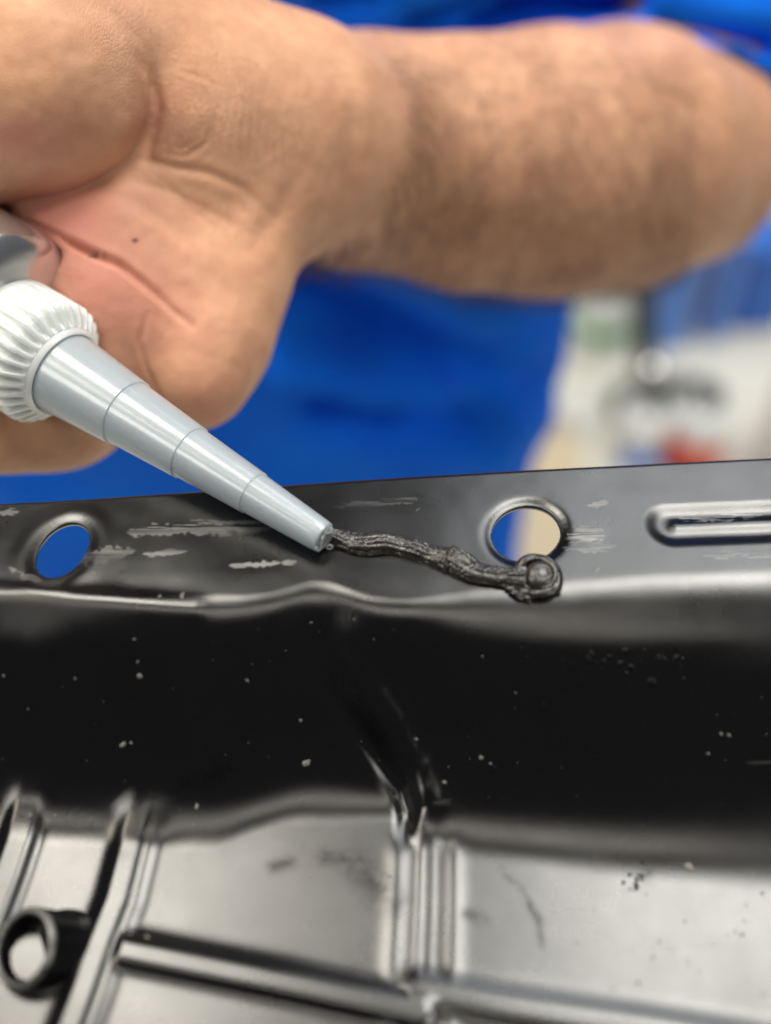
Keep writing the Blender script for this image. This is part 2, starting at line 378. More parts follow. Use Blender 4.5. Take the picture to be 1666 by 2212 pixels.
def pan_z(x, y):
    z = base_z(x, y)
    # wall ribs
    d, sg, t = seg_dist(x, y, RIB_DIAG)
    z = z+0.28*np.exp(-(d/0.36)**2)*sstep(0.16, 0.42, t)*(1-sstep(0.75, 1, t))
    d2 = d*sg
    z = z-0.16*np.exp(-((d2-0.42)/0.18)**2)*sstep(0.12, 0.36, t)*(1-sstep(0.8, 1, t))
    d, sg, t = seg_dist(x, y, RIB_WL); z = z+0.11*np.exp(-(d/0.5)**2)*sstep(0, .3, t)
    # floor ribs
    d, sg, t = seg_dist(x, y, RIB_MID)
    d2 = -d*sg; gs = lambda o_, w_, h_: h_*np.exp(-((d2-o_)/w_)**2)
    mid = gs(-.56, .25, .075)+gs(-.10, .11, .05)+gs(.13, .10, .035)+gs(.58, .19, .06)
    mid *= sstep(0.02, 0.14, t)*(1-.75*sstep(.52, .60, t)*(1-sstep(.68, .74, t)))
    d, sg, t = seg_dist(x, y, RIB_H1); d2 = d*sg; h1 = 0.17*(1-sstep(.10, .48, d2))*(1-sstep(.10, .70, -d2))*sstep(-.01, .05, t)
    d, sg, t = seg_dist(x, y, RIB_H2); d2 = d*sg; h2 = 0.14*(1-sstep(.10, .48, d2))*(1-sstep(.10, .70, -d2))
    d, sg, t = seg_dist(x, y, RIB_L); e = -d*sg
    l = 0.17*sstep(-.66, -.16, e)*(1-.35*sstep(.12, .25, e)-.65*sstep(.33, .66, e)); l = np.where(d < .75, l, 0)
    l *= sstep(0.06, 0.36, t)
    d, sg, t = seg_dist(x, y, RIB_LL); ll = 0.2*plateau(d, 0.16, 0.45)*sstep(0.1, .5, t)
    z = z+smax(smax(smax(h1, h2, .1), mid, .1), smax(l, ll, .1), 0.1)-0.05
    z = z+0.05
    # flange emboss
    on = sstep(-0.5, -0.1, z)
    for H, w, dp in ((HOLES[0], 0.14, 0.02), (HOLES[1], 0.15, 0.055)):
        hd = poly_sd(x, y, H); z = z-dp*np.exp(-np.maximum(hd, 0)**2/(w*w))*on
    hd = poly_sd(x, y, HOLES[0]); z = z+0.012*np.exp(-((hd-.3)/.2)**2)
    d, sg, t = seg_dist(x, y, SLOT); d2 = d*sg
    dr, _, _ = seg_dist(x, y, [(SLOT[0][0]+.12, SLOT[0][1]), SLOT[1]])
    z = z-0.075*(1-sstep(0.22, 0.66, d)) + 0.05*np.exp(-(dr/0.18)**2)
    # hand-worked sheet: slow waviness, and the dished left end
    z = z+0.006*vnoise(x*0.9, y*0.9, seed=3)*on+0.002*vnoise(x*2.3, y*2.3, seed=5)*on
    yF = smooth_interp(x, fx_, fy_); z = z-0.045*sstep(1.1, 0.1, y-yF)*on*(.35+.65*sstep(-1, 6, x))
    fl, fr, _ = seg_dist(x, y, wpath([(-100, 1290), (60, 1288), (230, 1300), (420, 1318)], 0))
    z = z+0.05*np.exp(-(fl/0.25)**2)
    return z
xs = np.concatenate([np.arange(-20, -11.6, .14), np.arange(-11.6, 11.6, 0.027), np.arange(11.6, 20, .14)])
ysl = np.concatenate([np.arange(-13.2, -5.8, 0.05), np.arange(-5.8, -2.6, 0.032), np.arange(-2.6, 2.0, 0.022)])
# the grid's far rows follow the back edge so that it is a clean line
X = np.repeat(xs[:, None], len(ysl), 1)
bk = np.interp(xs, backx, backy)
tpar = np.linspace(0, 1, len(ysl)); yl = (ysl-ysl[0])/(ysl[-1]-ysl[0])
top = 2.0
Y = np.where(ysl[None, :] > -2.6, -2.6+(ysl[None, :]+2.6)/(ysl[-1]+2.6)*(bk[:, None]+2.6), ysl[None, :]+0*X)
keep_v = np.ones(X.shape, bool); solid_v = keep_v.copy()
hole_sd = [poly_sd(X, Y, H) for H in HOLES]
snapX, snapY = X.copy(), Y.copy()
for H, sd in zip(HOLES, hole_sd):
    c = np.mean(np.array(H), 0); out_ = sd >= 0; nb = np.zeros_like(out_)
    for a_ in (-1, 0, 1):
        for b_ in (-1, 0, 1): nb |= np.roll(np.roll(out_, a_, 0), b_, 1)
    near = ~out_ & nb
    P = np.array(H+[H[0]]); q = np.stack([X[near], Y[near]], 1); best = np.full(len(q), 1e9); res = q.copy()
    for i in range(len(P)-1):
        a, b = P[i], P[i+1]; ab = b-a; t = np.clip(((q-a)@ab)/(ab@ab), 0, 1); r_ = a+t[:, None]*ab; dd = np.linalg.norm(q-r_, axis=1)
        m = dd < best; best[m] = dd[m]; res[m] = r_[m]
    snapX[near] = res[:, 0]; snapY[near] = res[:, 1]; keep_v &= out_ | near; solid_v &= out_
Z = pan_z(snapX, snapY)
# edge of the sheet rolls down a hair
Z -= 0.05*np.exp(-((bk[:, None]-Y)/0.05)**2)
nx, ny = X.shape
idg = np.arange(nx*ny).reshape(nx, ny)
Q = np.stack([idg[:-1, :-1], idg[1:, :-1], idg[1:, 1:], idg[:-1, 1:]], -1).reshape(-1, 4)
kv = keep_v.ravel(); Q = Q[kv[Q].all(1) & solid_v.ravel()[Q].any(1)]
# wear mask ------------------------------------------------
PX, PY, _ = proj(np.stack([X, Y, Z], -1))
wear_or_glint = np.zeros(X.shape)
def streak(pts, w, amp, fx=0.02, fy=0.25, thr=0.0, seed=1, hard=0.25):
    global wear_or_glint
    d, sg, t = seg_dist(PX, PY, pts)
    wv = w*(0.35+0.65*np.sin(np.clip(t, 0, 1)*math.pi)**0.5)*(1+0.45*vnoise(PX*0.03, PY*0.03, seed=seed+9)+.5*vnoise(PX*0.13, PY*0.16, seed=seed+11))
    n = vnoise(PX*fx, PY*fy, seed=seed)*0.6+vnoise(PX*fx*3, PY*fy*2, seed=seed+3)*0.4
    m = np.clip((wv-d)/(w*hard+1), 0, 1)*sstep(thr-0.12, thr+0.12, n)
    wear_or_glint = np.maximum(wear_or_glint, m*amp)
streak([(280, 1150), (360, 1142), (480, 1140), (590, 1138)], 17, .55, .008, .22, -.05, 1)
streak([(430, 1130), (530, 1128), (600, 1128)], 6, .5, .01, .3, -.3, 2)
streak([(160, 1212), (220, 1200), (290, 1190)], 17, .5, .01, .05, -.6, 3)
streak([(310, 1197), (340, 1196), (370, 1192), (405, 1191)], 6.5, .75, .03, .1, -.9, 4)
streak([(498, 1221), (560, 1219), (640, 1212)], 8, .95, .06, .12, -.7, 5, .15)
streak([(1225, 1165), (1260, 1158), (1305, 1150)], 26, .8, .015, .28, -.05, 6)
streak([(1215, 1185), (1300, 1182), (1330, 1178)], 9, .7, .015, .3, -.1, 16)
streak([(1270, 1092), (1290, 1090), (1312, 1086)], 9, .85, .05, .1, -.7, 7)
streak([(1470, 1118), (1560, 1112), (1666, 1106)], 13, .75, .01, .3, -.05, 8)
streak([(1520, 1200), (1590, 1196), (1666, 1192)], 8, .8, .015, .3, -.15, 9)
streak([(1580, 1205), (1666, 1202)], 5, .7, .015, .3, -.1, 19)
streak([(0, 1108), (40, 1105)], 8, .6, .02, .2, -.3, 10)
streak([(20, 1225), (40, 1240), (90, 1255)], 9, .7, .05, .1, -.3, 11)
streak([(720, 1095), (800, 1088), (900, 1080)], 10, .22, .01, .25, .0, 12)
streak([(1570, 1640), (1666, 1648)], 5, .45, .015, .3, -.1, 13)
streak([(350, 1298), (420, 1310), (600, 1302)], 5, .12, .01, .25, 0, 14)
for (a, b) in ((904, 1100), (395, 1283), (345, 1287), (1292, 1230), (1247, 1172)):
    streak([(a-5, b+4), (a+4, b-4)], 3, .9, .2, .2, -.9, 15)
# dark dirt marks on floor panels are negative wear -> leave to debris
smud = np.zeros(X.shape)
for pts_, w_ in (([(1060, 1855), (1120, 1910), (1165, 1990), (1172, 2040)], 9), ([(770, 1868), (810, 1900), (850, 1950)], 34), ([(590, 1872), (625, 1862)], 16), ([(1010, 1975), (1045, 1990)], 14), ([(1400, 1885), (1385, 1905)], 12), ([(700, 1850), (790, 1860)], 18), ([(400, 1700), (500, 1660)], 20)):
    d_, _, _ = seg_dist(PX, PY, pts_); smud = np.maximum(smud, np.exp(-(d_/w_)**2))
V = np.stack([snapX, snapY, Z], -1).reshape(-1, 3)
used = np.zeros(len(V), bool); used[Q.ravel()] = True; remap = np.cumsum(used)-1
pan = mesh_obj('oil_pan', V[used], remap[Q], M_PAN, attrs={'wear_or_glint': wear_or_glint.ravel()[used], 'smudge': smud.ravel()[used]})
sol = pan.modifiers.new('thickness', 'SOLIDIFY'); sol.thickness = 0.12*S; sol.offset = -1; sol.use_even_offset = False
tag(pan, 'black stamped steel oil pan with holed flange and ribbed floor', 'oil pan')

# welded threaded boss at the lower left
cv_ = ray(52, 2046); cv_ /= np.linalg.norm(cv_); cr_ = np.cross(cv_, up); cr_ /= np.linalg.norm(cr_); cu_ = np.cross(cr_, cv_)
cA = -cr_*0.66+cu_*0.16-cv_*0.70; cA /= np.linalg.norm(cA)
bc = atd(47, 2046, 20.35)
R0 = 0.73
prof = [(-1.35, R0+.2), (-1.05, R0+.12), (-0.9, R0+.05), (-0.8, R0), (-0.13, R0), (-0.08, R0-.008), (-0.03, R0-.035), (-.005, R0-.065), (0, R0-.09), (-.02, R0-.12), (-0.06, R0-.137), (-.1, R0-.14)]
z = -0.14
while z > -0.42: prof += [(z, R0-.14), (z-.03, R0-.17), (z-.06, R0-.14)]; z -= 0.07
prof += [(-0.6, R0-.2), (-0.62, 0.42), (-0.62, 0.02)]
Vb, Fb = lathe(bc, cA, prof, 96, cap=(False, True))
ai = np.repeat([a for a, r in prof], 96); ri = np.repeat([r for a, r in prof], 96)
mesh_obj('threaded_boss', Vb, Fb, M_PAN, pan, attrs={'wear_or_glint': np.where((ai > -.1), .95, np.where(ai < -.6, np.where(ri < .5, .0, 0), 0))})  # bare-metal tone painted on the rim to imitate a lamp glint

# ------------------------------------------------------------------ sealant bead
def bead_material():
    m, nt, b = new_mat('black_sealant'); v = coords(nt)
    n = noise(nt, v, 40, 3, 0.7); s = noise(nt, coords(nt, (40, 330, 200), (0, 0, 0.10)), 1.6, 5, 0.7)
    nt.links.new(ramp(nt, n, [(0.42, (0.014, 0.013, 0.012)), (0.62, (0.035, 0.031, 0.027)), (0.74, (0.28, 0.25, 0.21))]), b.inputs['Base Color'])
    b.inputs['Roughness'].default_value = 0.2; b.inputs['IOR'].default_value = 1.6
    n1 = bump(nt, s, 0.0002, 0.7); nt.links.new(bump(nt, n, 0.00004, 0.8, n1), b.inputs['Normal']); return m
M_BEAD = bead_material()
tipc = onz(700, 1162, 0.40)
def bead_mesh():
    c = [(704, 1164, 12, .22), (718, 1167, 15, .20), (738, 1172, 21, .22), (770, 1181, 24, .20), (800, 1182, 26, .22), (832, 1181, 23, .24), (862, 1184, 23, .21), (893, 1193, 22, .24), (923, 1203, 21, .21),
         (950, 1211, 24, .23), (975, 1217, 29, .26), (996, 1226, 30, .27), (1020, 1241, 26, .22), (1050, 1249, 23, .22), (1080, 1253, 22, .22), (1110, 1256, 24, .24), (1135, 1258, 27, .26)]
    A = np.array(c, float); ns = 520; u = np.linspace(0, len(A)-1, ns); I = np.arange(len(A))
    def sm(col):
        y = np.interp(u, I, A[:, col]); k = np.ones(13)/13; return np.convolve(np.pad(y, 6, mode='edge'), k, 'valid')
    px, py, hw, ht = [sm(i) for i in range(4)]
    gx, gy = np.gradient(px), np.gradient(py); L = np.hypot(gx, gy)
    base = onz(px, py, 0.0); W = hw/99.0; nv = 84; th = np.linspace(0, 2*math.pi, nv, endpoint=False)
    T = np.gradient(base, axis=0); T[:, 2] = 0; T /= np.linalg.norm(T, axis=1)[:, None]; Nn = np.cross(T, [0, 0, 1.0])
    V = []
    for i in range(ns):
        s = u[i]*3.0
        r = 1+0.07*vnoise(np.cos(th)*1.5+s*0.45, np.sin(th)*1.5+0*th, seed=2)+0.11*vnoise(np.cos(th)*9+40, np.sin(th)*9+s*0.10, seed=4)+.04*vnoise(np.cos(th)*14, np.sin(th)*14+s*.9, seed=6)+.03*vnoise(np.cos(th)*8+s*3, np.sin(th)*8, seed=7)
        if 28 < s < 32: r = r+0.12*math.exp(-((s-29.6)/.8)**2)
        lift = max(0, (0.34-0.0))*max(0, 1-u[i]/2.0)**1.5*0.45
        zz = np.maximum(np.sin(th)*r*ht[i]*1.0, -0.35*ht[i])+ht[i]*0.32+lift
        off = np.cos(th)*r*W[i]*1.05
        V.append(base[i]+off[:, None]*Nn[i]+zz[:, None]*np.array([0, 0, 1.0]))
    V = np.concatenate(V); Fc = []
    for i in range(ns-1):
        for j in range(nv): k = (j+1) % nv; Fc.append((i*nv+j, (i+1)*nv+j, (i+1)*nv+k, i*nv+k))
    Fc.append(tuple(range(nv))); Fc.append(tuple(range((ns-1)*nv, ns*nv))[::-1])
    return V, Fc
def tube_path(P, R, nv=20, rough=0.0, flat=1.0, seed=0):
    P = np.asarray(P, float); T = np.gradient(P, axis=0); T /= np.linalg.norm(T, axis=1)[:, None]
    th = np.linspace(0, 2*math.pi, nv, endpoint=False); V = []
    for i in range(len(P)):
        a = np.cross(T[i], [0, 0, 1.0]); a /= np.linalg.norm(a)+1e-9; bb = np.cross(a, T[i])
        r = R[i]*(1+rough*vnoise(np.cos(th)*2+i*.12, np.sin(th)*2+0*th, seed=seed))
        V.append(P[i]+(np.cos(th)*r)[:, None]*a+(np.sin(th)*r*flat)[:, None]*bb)
    n = len(P); Fc = [(i*nv+j, (i+1)*nv+j, (i+1)*nv+(j+1) % nv, i*nv+(j+1) % nv) for i in range(n-1) for j in range(nv)]
    Fc += [tuple(range(nv)), tuple(range((n-1)*nv, n*nv))[::-1]]
    return np.concatenate(V), Fc
def join(parts):
    V, Fc, o = [], [], 0
    for v, f in parts: V.append(v); Fc += [tuple(i+o for i in q) for q in f]; o += len(v)
    return np.concatenate(V), Fc
parts = [bead_mesh()]
cc = onz(1158, 1246, 0.12); 
for (r0, r1, a0, a1, z0, z1, tr0, tr1, sd) in ((.41, .43, -2.2, 3.4, .10, .16, .13, .11, 1), (.36, .37, -1.5, 2.7, .24, .26, .05, .05, 2)):
    t = np.linspace(0, 1, 110); a = a0+(a1-a0)*t; r = r0+(r1-r0)*t
    P = np.stack([cc[0]+.03+np.cos(a)*r*.98, cc[1]+np.sin(a)*r*1.05, 0.0+z0+(z1-z0)*t+.012*np.sin(a*3)], 1)
    parts.append(tube_path(P, (tr0+(tr1-tr0)*t)*np.minimum(1, np.sin(t*math.pi)**.4+.2), 22, .12, 1, sd))
dome = [(0, .36), (.12, .345), (.20, .315), (.24, .295), (.245, .28), (.275, .262), (.29, .24), (.30, .20), (.31, .165), (.31, .15), (.325, .11), (.33, .06), (.332, .01)]
parts.append(lathe(np.array([cc[0]+.08, cc[1]+.0, .03]), (.10, -.12, 1), dome, 72, rad=lambda th, i: 1+.05*vnoise(np.cos(th)*1.6, np.sin(th)*1.6+.1*i, seed=21)+.05*np.exp(-((th-3.6)/.5)**2)))
# ragged tails under the curl
for k, (pts, r) in enumerate((([(1095, 1270), (1120, 1280), (1142, 1294), (1148, 1299)], .07), ([(1120, 1262), (1150, 1276), (1175, 1284), (1212, 1281)], .08), ([(1090, 1262), (1120, 1262), (1150, 1262)], .09), ([(1125, 1275), (1150, 1288), (1172, 1286), (1196, 1272)], .07), ([(975, 1200), (984, 1192), (989, 1187)], .085), ([(1100, 1250), (1128, 1256), (1150, 1252), (1166, 1262)], .06), ([(1092, 1244), (1118, 1240), (1135, 1228)], .06), ([(1104, 1278), (1124, 1292), (1140, 1290)], .055), ([(1150, 1290), (1180, 1290), (1206, 1276), (1214, 1270)], .05))):
    q = np.array(pts, float); u = np.linspace(0, len(q)-1, 30); px = np.interp(u, range(len(q)), q[:, 0]); py = np.interp(u, range(len(q)), q[:, 1])
    P = onz(px, py, 0.07); P[:, 2] += .03*np.sin(u*4); P[:, 2] += (.10 if k in (5, 6) else 0); parts.append(tube_path(P, r*(1.05-u/len(q)), 14, .3, 1, 11+k))
dv = []
V_, F_ = join(parts)
tag(mesh_obj('sealant_bead', V_, F_, M_BEAD), 'wavy black sealant bead on the flange, ending in a swirl below the round hole', 'sealant bead')

# ------------------------------------------------------------------ sealant tube with collar and stepped nozzle
tube = empty('sealant_tube')
tip = onz(699, 1161, 0.42); capc = atd(140, 807, 25.35)
ax = tip-capc; LEN = np.linalg.norm(ax); ax /= LEN
# fine turning marks of the mould run round the nozzle
_nt = M_NOZ.node_tree; _b = _nt.nodes['Principled BSDF']
_vm = N(_nt, 'ShaderNodeVectorMath', operation='DOT_PRODUCT'); _nt.links.new(coords(_nt), _vm.inputs[0]); _vm.inputs[1].default_value = tuple(ax)
_n1 = N(_nt, 'ShaderNodeTexNoise', noise_dimensions='1D'); _n1.inputs['Scale'].default_value = 22; _n1.inputs['Detail'].default_value = 3
_nt.links.new(_vm.outputs['Value'], _n1.inputs['W'])
_bp = bump(_nt, _n1.outputs['Fac'], 0.00003, 0.8); _nt.links.new(_bp, _b.inputs['Normal']); _nt.links.new(_bp, _b.inputs['Coat Normal'])
_b.inputs['Coat Weight'].default_value = 0.6; _b.inputs['Coat Roughness'].default_value = 0.17; _b.inputs['Coat IOR'].default_value = 1.6
dtip = proj(tip)[2]
def rp(r, t): return r*((1-t)*25.35+t*dtip)/F
pts = [(0, 0.0, 94), (1, 152, 92)]
steps = [(0.0, 92), (0.262, 77.5), (0.264, 74), (0.508, 62.5), (0.510, 59.5), (0.748, 49.5), (0.750, 47), (0.985, 36), (1.0, 34)]
prof = []
for i in range(len(steps)-1):
    (t0, r0), (t1, r1) = steps[i], steps[i+1]
    m = 14 if t1-t0 > .05 else 1
    for k in range(m):
        t = t0+(t1-t0)*k/m; prof.append((t*LEN, rp(r0+(r1-r0)*k/m, t)))
prof.append((LEN, rp(34, 1)))
th_ = 0.11
inner = [(a, max(r-th_, .05)) for a, r in prof[::-1]]
outer = prof+[(LEN+.01, rp(31, 1)), (LEN+.005, rp(26, 1))]
Vn, Fn = lathe(capc, ax, outer+[(LEN+.012, rp(18, 1)), (LEN-.0, rp(10, 1)), (LEN-.01, rp(6, 1))]+inner[1:], 96, cap=(False, False),
               rad=lambda th, i: 1+(0.05*vnoise(np.cos(th)*3, np.sin(th)*3, seed=8) if len(prof)-1 <= i <= len(prof)+1 else 0))
noz = mesh_obj('nozzle', Vn, Fn, M_NOZ, tube); 
em = noz.modifiers.new('e', 'EDGE_SPLIT'); em.split_angle = math.radians(35)
# grey remains inside the nozzle tip
# shaved plastic curl at the cut end
curl = []
uu = np.cross(ax, [0, 0, 1.0]); uu /= np.linalg.norm(uu); vv = np.cross(ax, uu)
for k in range(5):
    t = np.linspace(0, 1, 40); a = 0.6*k+t*(2.2+.5*k); r = rp(30-3.0*k, 1)*(1+.06*np.sin(t*17+k))
    P = tip+ax*(.015+.012*k)+(np.cos(a)*r)[:, None]*uu+(np.sin(a)*r)[:, None]*vv+ax*(.02*np.sin(t*11+k))[:, None]
    curl.append(tube_path(P, np.full(40, .030), 8, .5, 1, k))
pb = onz(712, 1184, .12)
t = np.linspace(0, 1, 40); curl.append(tube_path(pb+np.stack([.07*np.cos(t*9)*(1-t*.5), .03*t, .09*np.sin(t*9)*(1-.4*t)+.02], 1), np.full(40, .022), 8, .2))
Vc, Fc_ = join(curl); mesh_obj('cut_burr', Vc, Fc_, M_CAP, noz)
# knurled collar
def rib_rad(nr, dep):
    def f(th):
        q = (th*nr/(2*math.pi)) % 1.0; tri = np.clip(1.9-np.abs(q-.5)*6, 0, 1); return 1-dep*(1-tri)
    return f
NR = 30; rf = rib_rad(NR, 1)
k25 = 25.4/F
cprof = [(0.02, 93, 0), (0.05, 97, 0), (-0.02, 101, 0), (-0.10, 103, 0), (-0.11, 106, .01), (-0.16, 112, .06), (-0.30, 127, .13), (-0.42, 139, .12), (-0.50, 143, .10), (-0.62, 143, .07), (-0.85, 143, .045), (-1.25, 143, .035), (-1.45, 142, .02), (-1.55, 142, 0.0), (-1.78, 141, 0), (-1.90, 134, 0), (-1.92, 100, 0), (-1.9, 60, 0)]
Vk, Fk = lathe(capc, ax, [(a, r*k25) for a, r, d in cprof], NR*10, cap=(False, False), rad=lambda th, i: 1-cprof[i][2]*(1-rf(th)-0)*1.0 if False else 1-cprof[i][2]*(-(rf(th))+1)/1.0)
col = mesh_obj('collar', Vk, Fk, M_CAP, tube); em = col.modifiers.new('e', 'EDGE_SPLIT'); em.split_angle = math.radians(30)
# tube body: crimped foil tube held in the fist
tb = capc-ax*1.75
tprof = [(0.35, 1.0), (-0.02, 1.3), (-0.12, 1.9), (-0.28, 2.3), (-0.5, 2.48), (-0.85, 2.56), (-1.4, 2.58), (-3, 2.56), (-6, 2.45), (-9, 2.1), (-12, 1.7)]
Vt, Ft = lathe(tb, ax, [(a, r) for a, r in tprof], 72, rad=lambda th, i: 1+0.02*np.sin(th*3+i)*(i > 6))
tbody = mesh_obj('tube_body', Vt, Ft, M_TUBE, tube)
ss = tbody.modifiers.new('s', 'SUBSURF'); ss.levels = 1; ss.render_levels = 1
tag(tube, 'foil tube with ribbed white collar and stepped milky nozzle, held in the fist', 'sealant tube')

# ------------------------------------------------------------------ person: forearm and fist
def axis_grid(segs):
    out = []
    for a, b, st in segs: out.append(np.arange(a, b, st))
    return np.concatenate(out).astype(np.float32)
gx = axis_grid([(-20, -12, .3), (-12, 0, .11), (0, 4, .2), (4, 27, .38)])
gy = axis_grid([(-2, 14, .11), (14, 18, .2), (18, 44, .4)])
gz = axis_grid([(-14, -9, .35), (-9, 13, .11), (13, 17, .25), (17, 30, .5)])
G = np.stack(np.meshgrid(gx, gy, gz, indexing='ij'), -1)
GPX, GPY, GD = proj(G); GPX = GPX.astype(np.float32); GPY = GPY.astype(np.float32)
def U(f, P, lst, k):
    for a, b in lst:
        d = pc(P, a, b); f = d if f is None else smin(f, d, k)
    return f
WR = (630, 300, 31.3, 232)
body = U(None, G, [((430, 285, 29.6, 235), WR),                       # hand back to wrist
                   ((560, 270, 30.6, 215), (230, 60, 29.6, 240)),       # back of the hand to the knuckles
                   (WR, (790, 335, 36.4, 236)), ((790, 335, 36.4, 236), (1000, 357, 37.4, 250)), ((1000, 357, 37.4, 250), (1180, 360, 39.5, 272)), ((1180, 360, 39.5, 272), (1330, 350, 42.0, 272)),
                   ((1330, 350, 42.0, 272), (1470, 352, 44.5, 220))], 0.9)
palm = U(None, G, [((560, 480, 30.0, 112), (470, 620, 29.3, 132)), ((470, 620, 29.3, 132), (428, 755, 28.6, 130)),
                   ((428, 755, 28.6, 130), (418, 828, 28.2, 96)),
                   ((300, 480, 28.9, 150), (230, 640, 28.7, 190)), ((230, 640, 28.7, 190), (110, 820, 28.6, 178)),
                   ((110, 820, 28.6, 178), (-120, 860, 28.6, 168))], 1.1)
body = smin(body, palm, 1.5)
pad = U(None, G, [((90, 455, 27.6, 62), (250, 500, 27.6, 86)), ((250, 500, 27.6, 86), (400, 590, 28.2, 95))], .8)
body = smin(body, pad, 0.7)
# upper arm going up and back into the sleeve
EL = atd(1470, 345, 44.5); SH = np.array([15.0, 46.0, 3.0])
body = smin(body, cone_sdf(G, EL, SH, 4.0, 4.0), .6)
body = smin(body, pc(G, (-220, 480, 28.4, 85), (60, 470, 28.9, 62)), .4)
lobe = U(None, G, [((-190, 60, 26.2, 240), (80, 150, 26.4, 205)), ((80, 150, 26.4, 205), (128, 182, 26.5, 196)), ((-60, 235, 26.2, 205), (60, 220, 26.3, 190))], .8)
fold = U(None, G, [((150, 215, 27.4, 150), (250, 255, 27.6, 82))], .8)
lobe = smin(lobe, fold, 0.35)
kk = (0.18+1.6*sstep(190, 20, GPY)).astype(np.float32)
body = smin(body, lobe, kk)
# fingers wrapping below and behind the tube
fing = U(None, G, [((-200, 760, 25.5, 120), (-60, 760, 28.5, 120)), ((-200, 930, 25.8, 105), (0, 915, 28.0, 105))], .3)
body = smin(body, fing, .35)
# the tube presses its own shape into the palm
rel = G-tb.astype(np.float32); al = rel@ax.astype(np.float32); rad_ = np.linalg.norm(rel-al[..., None]*ax.astype(np.float32), axis=-1)
tc = smax(rad_-2.5, al+0.25, .5); del rel, al, rad_
cc_ = cone_sdf(G, capc, capc-ax*2.0, 1.53, 1.53)
body = smax(body, -tc, .25); body = smax(body, -cc_, .15)
del GPX, GPY, GD
bV, bQ = surface_nets((gx, gy, gz), body)
del G, body, palm, pad, lobe, fold, fing, tc, cc_
bV, bQ = subsurf(bV, bQ, 1)
nn = vnormals(bV, bQ)
ppx, ppy, pd = proj(bV); vd_ = CP-bV; vd_ /= np.linalg.norm(vd_, axis=1)[:, None]
face = sstep(0.0, 0.35, (nn*vd_).sum(1))*(1-sstep(31.5, 33.5, pd))
disp = np.zeros(len(bV))
def groove(pts, w, dep, k=1.0, taper=True):
    global disp
    d, sg, t = seg_dist(ppx, ppy, pts); env = np.sin(np.clip(t*.92+.04, 0, 1)*math.pi)**.6*(1-.5*t) if taper else 1
    disp -= dep*np.exp(-(d/w)**2)*env*face
    if k: disp += dep*0.35*k*np.exp(-((d-w*2.2)/(w*1.3))**2)*env*face
groove([(60, 480), (120, 505), (165, 528), (210, 550), (260, 572), (300, 602), (340, 638), (375, 672), (415, 703)], 8, .22, .25, True)
groove([(130, 515), (190, 543), (235, 560)], 6, .16, 0)
groove([(318, 680), (302, 740), (318, 800), (345, 860), (365, 900)], 6, .05)
groove([(335, 190), (342, 240), (325, 300), (318, 345), (340, 352)], 12, .14, .4)
groove([(318, 345), (380, 362), (450, 372), (530, 410), (590, 470)], 10, .06)
groove([(350, 330), (400, 338), (445, 310), (465, 255), (440, 200)], 6, .025)
groove([(362, 318), (392, 322), (425, 300), (440, 255)], 4, .015)
groove([(200, 400), (300, 440), (400, 500), (500, 560)], 13, .05)
groove([(260, 385), (360, 410), (470, 470), (560, 520)], 9, .04)
groove([(330, 460), (430, 540), (470, 620)], 10, .04)
groove([(410, 620), (430, 680), (425, 720)], 12, .05)
groove([(300, 120), (325, 165), (345, 215)], 12, .10, .4)
groove([(380, 150), (430, 165), (480, 190)], 5, .03); groove([(250, 25), (290, 70), (320, 120)], 6, .03)
groove([(640, 380), (600, 470), (520, 560)], 22, .06)
groove([(765, 250), (758, 330), (742, 410), (705, 490), (650, 575)], 26, .14, .15)
groove([(395, 440), (480, 500), (560, 600)], 7, .03)
for k in range(9):
    a = 330+k*22; groove([(a, 375+k*6), (a+70, 430+k*11), (a+110, 500+k*14)], 4.5, .018, .6)
for k in range(10):
    a = 200+k*11; groove([(470+k*14, a-120), (480+k*17, a), (460+k*19, a+130)], 4.5, .016, .6)
bump_ = np.exp(-(((ppx-402)/42)**2+((ppy-262)/48)**2)); disp += .10*bump_*face
# ridged forearm muscles, knuckle texture
disp += face*(.02*vnoise(bV[:, 0]*1.6, bV[:, 1]*1.6, bV[:, 2]*1.6, 3)+.010*vnoise(bV[:, 0]*4, bV[:, 1]*4, bV[:, 2]*4, 5))
disp += .12*vnoise(bV[:, 0]*.35, bV[:, 1]*.35, bV[:, 2]*.35, 6)*sstep(30, 36, pd)
bV = bV+nn*disp[:, None]
def blob(cx, cy, rx, ry): return np.exp(-(((ppx-cx)/rx)**2+((ppy-cy)/ry)**2))*(pd < 32)
pink = np.clip(.85*blob(40, 290, 65, 45)+.8*blob(180, 600, 190, 140)+.6*blob(170, 450, 130, 70)+.5*blob(110, 500, 60, 60)+.35*blob(350, 700, 140, 120)+.4*blob(450, 880, 80, 60)+.35*blob(340, 250, 40, 70), 0, 1)
wr = np.clip(.25+.9*blob(400, 250, 130, 120)+.8*blob(330, 60, 120, 120)+.5*blob(550, 250, 120, 150)-.6*blob(0, 200, 280, 240), 0.02, 1.2)
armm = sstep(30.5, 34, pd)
dark_spots = np.clip(1.3*np.exp(-(((ppx-292)/6)**2+((ppy-519)/4)**2))+.9*np.exp(-(((ppx-205)/20)**2+((ppy-549)/7)**2))*(vnoise(ppx*.12, ppy*.12) > -.2), 0, 1)*face  # dark speck on the palm and dark patch along the main crease
person = empty('person')
bd = mesh_obj('body', bV, bQ, M_SKIN, person, attrs={'pink': pink, 'wrinkle': wr, 'arm': armm, 'dark_spots': dark_spots})
